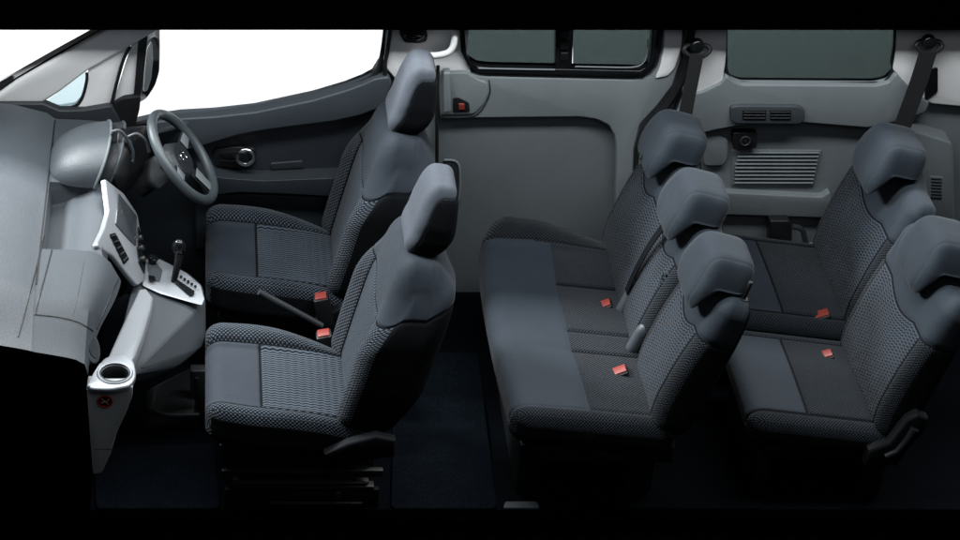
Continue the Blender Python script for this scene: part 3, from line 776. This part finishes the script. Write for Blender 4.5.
# passenger-side arm with cup holder
ar = obj('side_arm', prism(hp([(139, 289, .607), (146, 288, .603), (153, 297, .597), (151, 308, .602), (143, 335, .628), (135, 356, .672), (132, 360, .686), (107, 360, .686), (109, 354, .678), (117, 336, .65), (128, 312, .625)]), (0, 0, -.04), .010), M['silver'], ds)
cc = W(115, 374, Z=.685)
def ring_plate():
    out = [W(u, v, Z=.687) for u, v in rnd([(86, 385), (97, 368), (104, 357), (124, 352), (134, 360), (136.5, 375), (131, 385), (110, 389), (92, 388)], 7)]
    bm = bmesh.new(); A = []; B = []; Cc = []
    for p in out:
        d = Vector((p.x - cc.x, p.y - cc.y, 0)); n = d.normalized()
        A.append(bm.verts.new(p)); B.append(bm.verts.new((cc.x + n.x * .056, cc.y + n.y * .056, .687))); Cc.append(bm.verts.new((p.x, p.y, .668)))
    for k in range(len(out)):
        j = (k + 1) % len(out)
        bm.faces.new((A[k], A[j], B[j], B[k])); bm.faces.new((A[k], A[j], Cc[j], Cc[k])).material_index = 1
    bmesh.ops.bevel(bm, geom=[e for e in bm.edges if e.verts[0] in A and e.verts[1] in A], offset=.007, segments=3, profile=.5, affect='EDGES')
    return bm
obj('cup_surround', ring_plate(), [M['silver'], M['dash']], ds)
def cup():
    bm = bmesh.new(); prof = [(.046, -.085), (.047, -.01), (.048, .0), (.052, .006), (.058, .007), (.063, .002), (.064, -.006), (.050, -.02), (.049, -.095)]
    seg = 40; rings = []
    for r, z in prof: rings.append([bm.verts.new(cc + Vector((math.cos(2 * math.pi * k / seg) * r, math.sin(2 * math.pi * k / seg) * r, z))) for k in range(seg)])
    for A, B in zip(rings, rings[1:]):
        for k in range(seg): bm.faces.new((A[k], A[(k + 1) % seg], B[(k + 1) % seg], B[k]))
    bm.faces.new(rings[0]); bm.faces.new(rings[-1][::-1])
    for f in bm.faces:
        c = f.calc_center_median()
        if (c.x - cc.x) ** 2 + (c.y - cc.y) ** 2 < .0478 ** 2: f.material_index = 1
    return bm
ch = obj('cup_holder', cup(), [M['silver'], M['black']], ds)
obj('cup_well', cyl_bm(cc + Vector((0, 0, -.075)), (0, 0, 1), .0465, .03, 32), M['ground'], ch)
obj('well_rim', ring_bm(cc + Vector((0, 0, .0065)), (0, 0, 1), .051, .0022, 40, 8), M['black'], ch)
ep = plate('end_panel', [(86.5, 388), (104, 391), (124, 391), (133, 386), (132.5, 396), (126, 413), (117, 432), (110, 455), (102, 473), (93, 474.5)], -.745, .07, M['console2'], ds, .012, 3)
obj('panel_gap', tube_bm([W(95, 449, Y=-.747), W(112, 449, Y=-.747)], .0015, 6), M['black'], ep)
sg = obj('warning_sign', cyl_bm(W(105, 401.5, Y=-.746), (0, 1, 0), .026, .006, 32), M['black'], ep)
obj('sign_ring', ring_bm(W(105, 401.5, Y=-.750), (0, 1, 0), .0245, .003, 36, 8), M['darkred'], sg)
c0 = W(105, 401.5, Y=-.751)
b = tube_bm([c0 + Vector((-.012, 0, .012)), c0 + Vector((.012, 0, -.012))], .0024, 6)
tube_bm([c0 + Vector((-.014, 0, -.006)), c0 + Vector((.004, 0, .0))], .003, 6, bm=b)
tube_bm([c0 + Vector((.006, 0, .002)), c0 + Vector((.013, 0, .006)), c0 + Vector((.010, 0, .012))], .002, 6, bm=b)
obj('no_smoking_mark', b, M['pink'], sg)
ev = obj('side_vent', cyl_bm(W(82, 350, Y=-.58), (1, -.25, .45), .058, .09, 32, bev=.012), M['fascia'], ds)
obj('vent_eye', cyl_bm(W(82, 350, Y=-.58) + Vector((1, -.25, .45)).normalized() * .038, (1, -.25, .45), .036, .02, 28), M['dash_dark'], ev)
# instrument binnacle and column
obj('binnacle', hull_bm([W(118, 128, Y=.42), W(134, 140, Y=.40), W(142, 165, Y=.40), W(128, 178, Y=.30), W(112, 176, Y=.25), W(116, 128, Y=.62), W(150, 125, Y=.62), W(150, 170, Y=.55), W(120, 200, Y=.3)], .012), M['black'], ds)
for pts, r in (([(112, 132), (120, 131), (128, 140), (133, 152), (132, 166)], .007), ([(128, 137), (137, 134), (146, 141), (149, 152)], .006)):
    obj('gauge_hood_rim', tube_bm(smoothline([W(u, v, Y=.36) for u, v in pts], 6), r, 8), M['dash'], ds)
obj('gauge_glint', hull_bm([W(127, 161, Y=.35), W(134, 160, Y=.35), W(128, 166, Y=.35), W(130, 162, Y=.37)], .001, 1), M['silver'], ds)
obj('dash_end_panel', hull_bm([W(150, 134, Y=.74), W(182, 120, Y=.74), W(190, 121, Y=.74), W(190, 136, Y=.74), W(140, 170, Y=.72), W(150, 134, Y=.6), W(182, 128, Y=.62)], .01), M['dash'], ds)
obj('column_shroud', hull_bm([W(150, 158, Y=.42), W(160, 152, Y=.44), W(182, 158, Y=.42), W(182, 172, Y=.38), W(160, 190, Y=.34), W(148, 180, Y=.36)] + [W(140, 165, Y=.45), W(140, 190, Y=.40)], .01), M['dash_dark'], ds)
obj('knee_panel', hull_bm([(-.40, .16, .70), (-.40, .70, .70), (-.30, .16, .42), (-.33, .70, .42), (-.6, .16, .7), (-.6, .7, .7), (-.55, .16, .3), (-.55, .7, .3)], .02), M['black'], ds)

# gear lever
gl = thing('gear_lever', 'black knobbed gear lever standing on the silver shifter plate', 'gear lever', W(176, 283, Z=.565))
b = tube_bm([W(173.5, 283, Z=.56), W(176, 272, Z=.60), W(178, 262, Z=.63), W(179, 255, Z=.65)], [.011, .013, .014, .016], 12); obj('stick', b, M['gloss'], gl)
def dk(p): return p + W(179, 247, Z=.68) - wloc(gl)
pillow('knob', (.05, .045, .065), (.024, .0215, .03), (14, 14, 14), dk, None, [M['gloss']], gl)
obj('selector_stalk', tube_bm(smoothline([W(166, 254, Y=.45), W(170, 246, Y=.42), W(172, 238, Y=.40), W(170, 228, Y=.40)], 4), .008, 8), M['black'], gl) if False else None

# steering wheel
wc = W(183, 157, Y=.42); ax = Vector((math.cos(R(38)), -.04, math.sin(R(38)))).normalized()
sw = thing('steering_wheel', 'grey three-spoke steering wheel with silver accents and round hub badge', 'steering wheel', wc)
up = (Vector((0, 0, 1)) - ax * ax.z).normalized(); rt = up.cross(ax)
PW = lambda a, b_, c=0: wc + rt * a + up * b_ + ax * c
obj('rim', ring_bm(wc, ax, .188, .0195, 64, 14), M['wheel'], sw)
hb_ = obj('hub', hull_bm([PW(.09 * math.cos(t) * 1.15, .08 * math.sin(t) - .005, c) for t in [k * math.pi / 9 for k in range(18)] for c in (-.045,)] + [PW(.07 * math.cos(t) * 1.15, .062 * math.sin(t) - .005, 0) for t in [k * math.pi / 9 for k in range(18)]], .004, 2), M['dash_dark'], sw)
for sgn in (-1, 1):
    sk = obj('spoke', hull_bm([PW(sgn * .06, .03, -.012), PW(sgn * .06, -.03, -.012), PW(sgn * .06, 0, -.04), PW(sgn * .182, .022, -.004), PW(sgn * .182, -.02, -.004), PW(sgn * .18, 0, -.018)], .006), M['dash_dark'], sw)
    obj('spoke_accent', hull_bm([PW(sgn * .09, .024, -.002), PW(sgn * .09, -.026, -.002), PW(sgn * .162, .019, .003), PW(sgn * .162, -.021, .003), PW(sgn * .12, 0, -.02)], .003), M['grey'], sk)
sk = obj('spoke', hull_bm([PW(-.035, -.05, -.012), PW(.035, -.05, -.012), PW(0, -.05, -.03), PW(-.028, -.182, -.004), PW(.028, -.182, -.004), PW(0, -.18, -.02)], .006), M['dash_dark'], sw)
obj('spoke_accent', hull_bm([PW(-.032, -.08, .0), PW(.032, -.08, .0), PW(-.026, -.170, .003), PW(.026, -.170, .003), PW(0, -.12, -.02)], .002), M['grey'], sk)
em = obj('badge', ring_bm(PW(0, 0, .004), ax, .022, .0035, 28, 8), M['chrome'], hb_)
obj('badge_bar', hull_bm([PW(x, y, c) for x in (-.028, .028) for y in (-.005, .005) for c in (.002, .007)], .001, 1), M['chrome'], hb_)
obj('column', tube_bm([PW(0, 0, -.04), PW(0, 0, -.12), PW(0, 0, -.22)], [.04, .045, .05], 16), M['black'], sw)

# handbrake
hbk = thing('handbrake', 'slim dark handbrake lever lying between the two front seats', 'handbrake', (.35, .04, 0))
obj('lever', tube_bm([W(259, 292, Y=.03), W(275, 301, Y=.03), (W(300, 314, Y=.03)), W(322, 326, Y=.03)], [.012, .014, .012, .012], 10), M['dash_dark'], hbk)
obj('lever_housing', hull_bm([(.36, -.04, .0), (.60, -.04, 0), (.36, .12, 0), (.60, .12, 0), (.40, -.03, .24), (.58, -.03, .30), (.40, .11, .24), (.58, .11, .30), (.33, 0, .1), (.33, .08, .1)], .03), M['black'], hbk)

# low floor console bracket under the dash
fc = thing('floor_console', 'low dark floor bracket standing between the dashboard and the front seats', 'console', (-.1, 0, 0))
obj('tray', hull_bm([(-.25, -.13, .0), (-.04, -.13, 0), (-.25, .1, 0), (-.04, .2, 0), (-.22, -.1, .05), (-.05, -.12, .06), (-.05, .2, .06), (-.2, .08, .05)], .01), M['black'], fc)
obj('tray_lip', tube_bm(smoothline([W(150, 408, Z=.07), W(166, 415, Z=.07), W(199, 415, Z=.07)], 5), .009, 8), M['dash_dark'], fc)
pts = [(188, 372), (203, 372), (203, 415), (190, 415)]
obj('upright', plate('tmp', [(190, 372), (206, 372), (206, 415), (191, 414)], .02, .05, M['dash_dark'], None, .006, 2).data and prism([W(u, v, Y=-.02) for u, v in rnd([(190, 371), (207, 371), (207, 414), (191, 414)], 2)], (0, .04, 0), .006), M['dash_dark'], fc)
bpy.data.objects.remove(bpy.data.objects['tmp'])
obj('upright_slot', prism([W(u, v, Y=-.024) for u, v in [(195, 378), (199, 378), (200, 408), (196, 408)]], (0, .02, 0), .002), M['black'], fc)

# bulkhead behind the pedals, floor mats, sill step
bh = struct(obj('bulkhead_wall', box_bm((-.56, -.60, -.06), (-.47, .78, .60)), M['ground'], smooth=False))
def mat_thing(label, px, z=.012, m='carpet2'):
    b = prism([W(u, v, Z=z) for u, v in rnd(px, 6)], (0, 0, -.010), .003)
    return tag(obj('floor_mat', b, M[m]), label, 'floor mat', 'carpet mats')
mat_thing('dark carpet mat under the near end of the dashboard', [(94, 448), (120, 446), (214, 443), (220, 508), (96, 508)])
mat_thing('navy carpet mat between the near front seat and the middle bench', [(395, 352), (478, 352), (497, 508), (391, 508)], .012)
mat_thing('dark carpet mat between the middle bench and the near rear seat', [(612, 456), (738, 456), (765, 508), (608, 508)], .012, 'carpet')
stp = tag(obj('step_plate', prism([W(u, v, Z=.012) for u, v in rnd([(505, 501), (537, 501), (540, 507.5), (503, 507.5)], 2)], (0, 0, -.012), .004), M['fascia']), 'small grey plate on the floor edge at the foot of the middle bench', 'plate')
sl = tag(obj('door_sill', box_bm((-.43, -.66, -.06), (3.3, -.60, .004)), M['ground'], smooth=False), 'black sill edge along the cut near side of the floor', 'sill')

def child_tag(px, cands):
    """small embroidered child seat mark on a backrest"""
    best = None
    for o in cands:
        c, n = hit(o, *px)
        if c is not None and (best is None or (c - CAM).length < (best[0] - CAM).length): best = (c, n, o)
    if not best: return
    c, n, o = best; up = (Vector((0, 0, 1)) - n * n.z).normalized(); rt = up.cross(n)
    P = lambda a, b_: c + rt * a + up * b_ + n * .003
    b = ring_bm(P(.008, .022), n, .010, .0028, 16, 6)
    tube_bm([P(-.018, .024), P(-.013, -.004), P(.012, -.008), P(.015, -.024)], .003, 6, flat=n, bm=b)
    tube_bm([P(-.022, -.014), P(-.004, -.022), P(-.002, -.032)], .003, 6, flat=n, bm=b)
    obj('child_seat_mark', b, M['greenmark'], o)
backs = [c for c in bench.children if c.name.startswith('backrest')] + [c for c in bench.children if c.name.startswith('headrest')]
for px in ((641, 160), (664, 281)): child_tag(px, backs)

# ------------------------------------------------------------------ light
w = bpy.data.worlds.new('World'); scene.world = w; w.use_nodes = True
w.node_tree.nodes['Background'].inputs[0].default_value = (.80, .90, 1.0, 1); w.node_tree.nodes['Background'].inputs[1].default_value = .02
def area(name, loc, target, sx, sy, power, col=(1, 1, 1)):
    d = bpy.data.lights.new(name, 'AREA'); d.shape = 'RECTANGLE'; d.size = sx; d.size_y = sy; d.energy = power; d.color = col
    o = bpy.data.objects.new(name, d); COL.objects.link(o); o.location = loc
    o.rotation_euler = (Vector(target) - Vector(loc)).to_track_quat('-Z', 'Y').to_euler(); return o
area('softbox', (-3.6, 1.5, 4.5), (1.2, -.2, .7), 1.3, 1.3, 560, (.93, .98, 1))
area('overhead_softbox', (.8, -.6, 3.7), (.8, -.1, .5), 4.9, .5, 168, (.94, .985, 1))
area('fill_softbox', (1.5, -4.5, 5.5), (1.2, .5, .6), 3.5, 2.0, 22, (.92, .97, 1))
area('backdrop_lamp', (1.2, 1.6, 3.2), (1.2, 3.0, .3), 8, .6, 560)
scene.view_settings.view_transform = 'Standard'; scene.view_settings.look = 'None'; scene.view_settings.gamma = 1; scene.view_settings.exposure = 0
scene.cycles.use_denoising = True
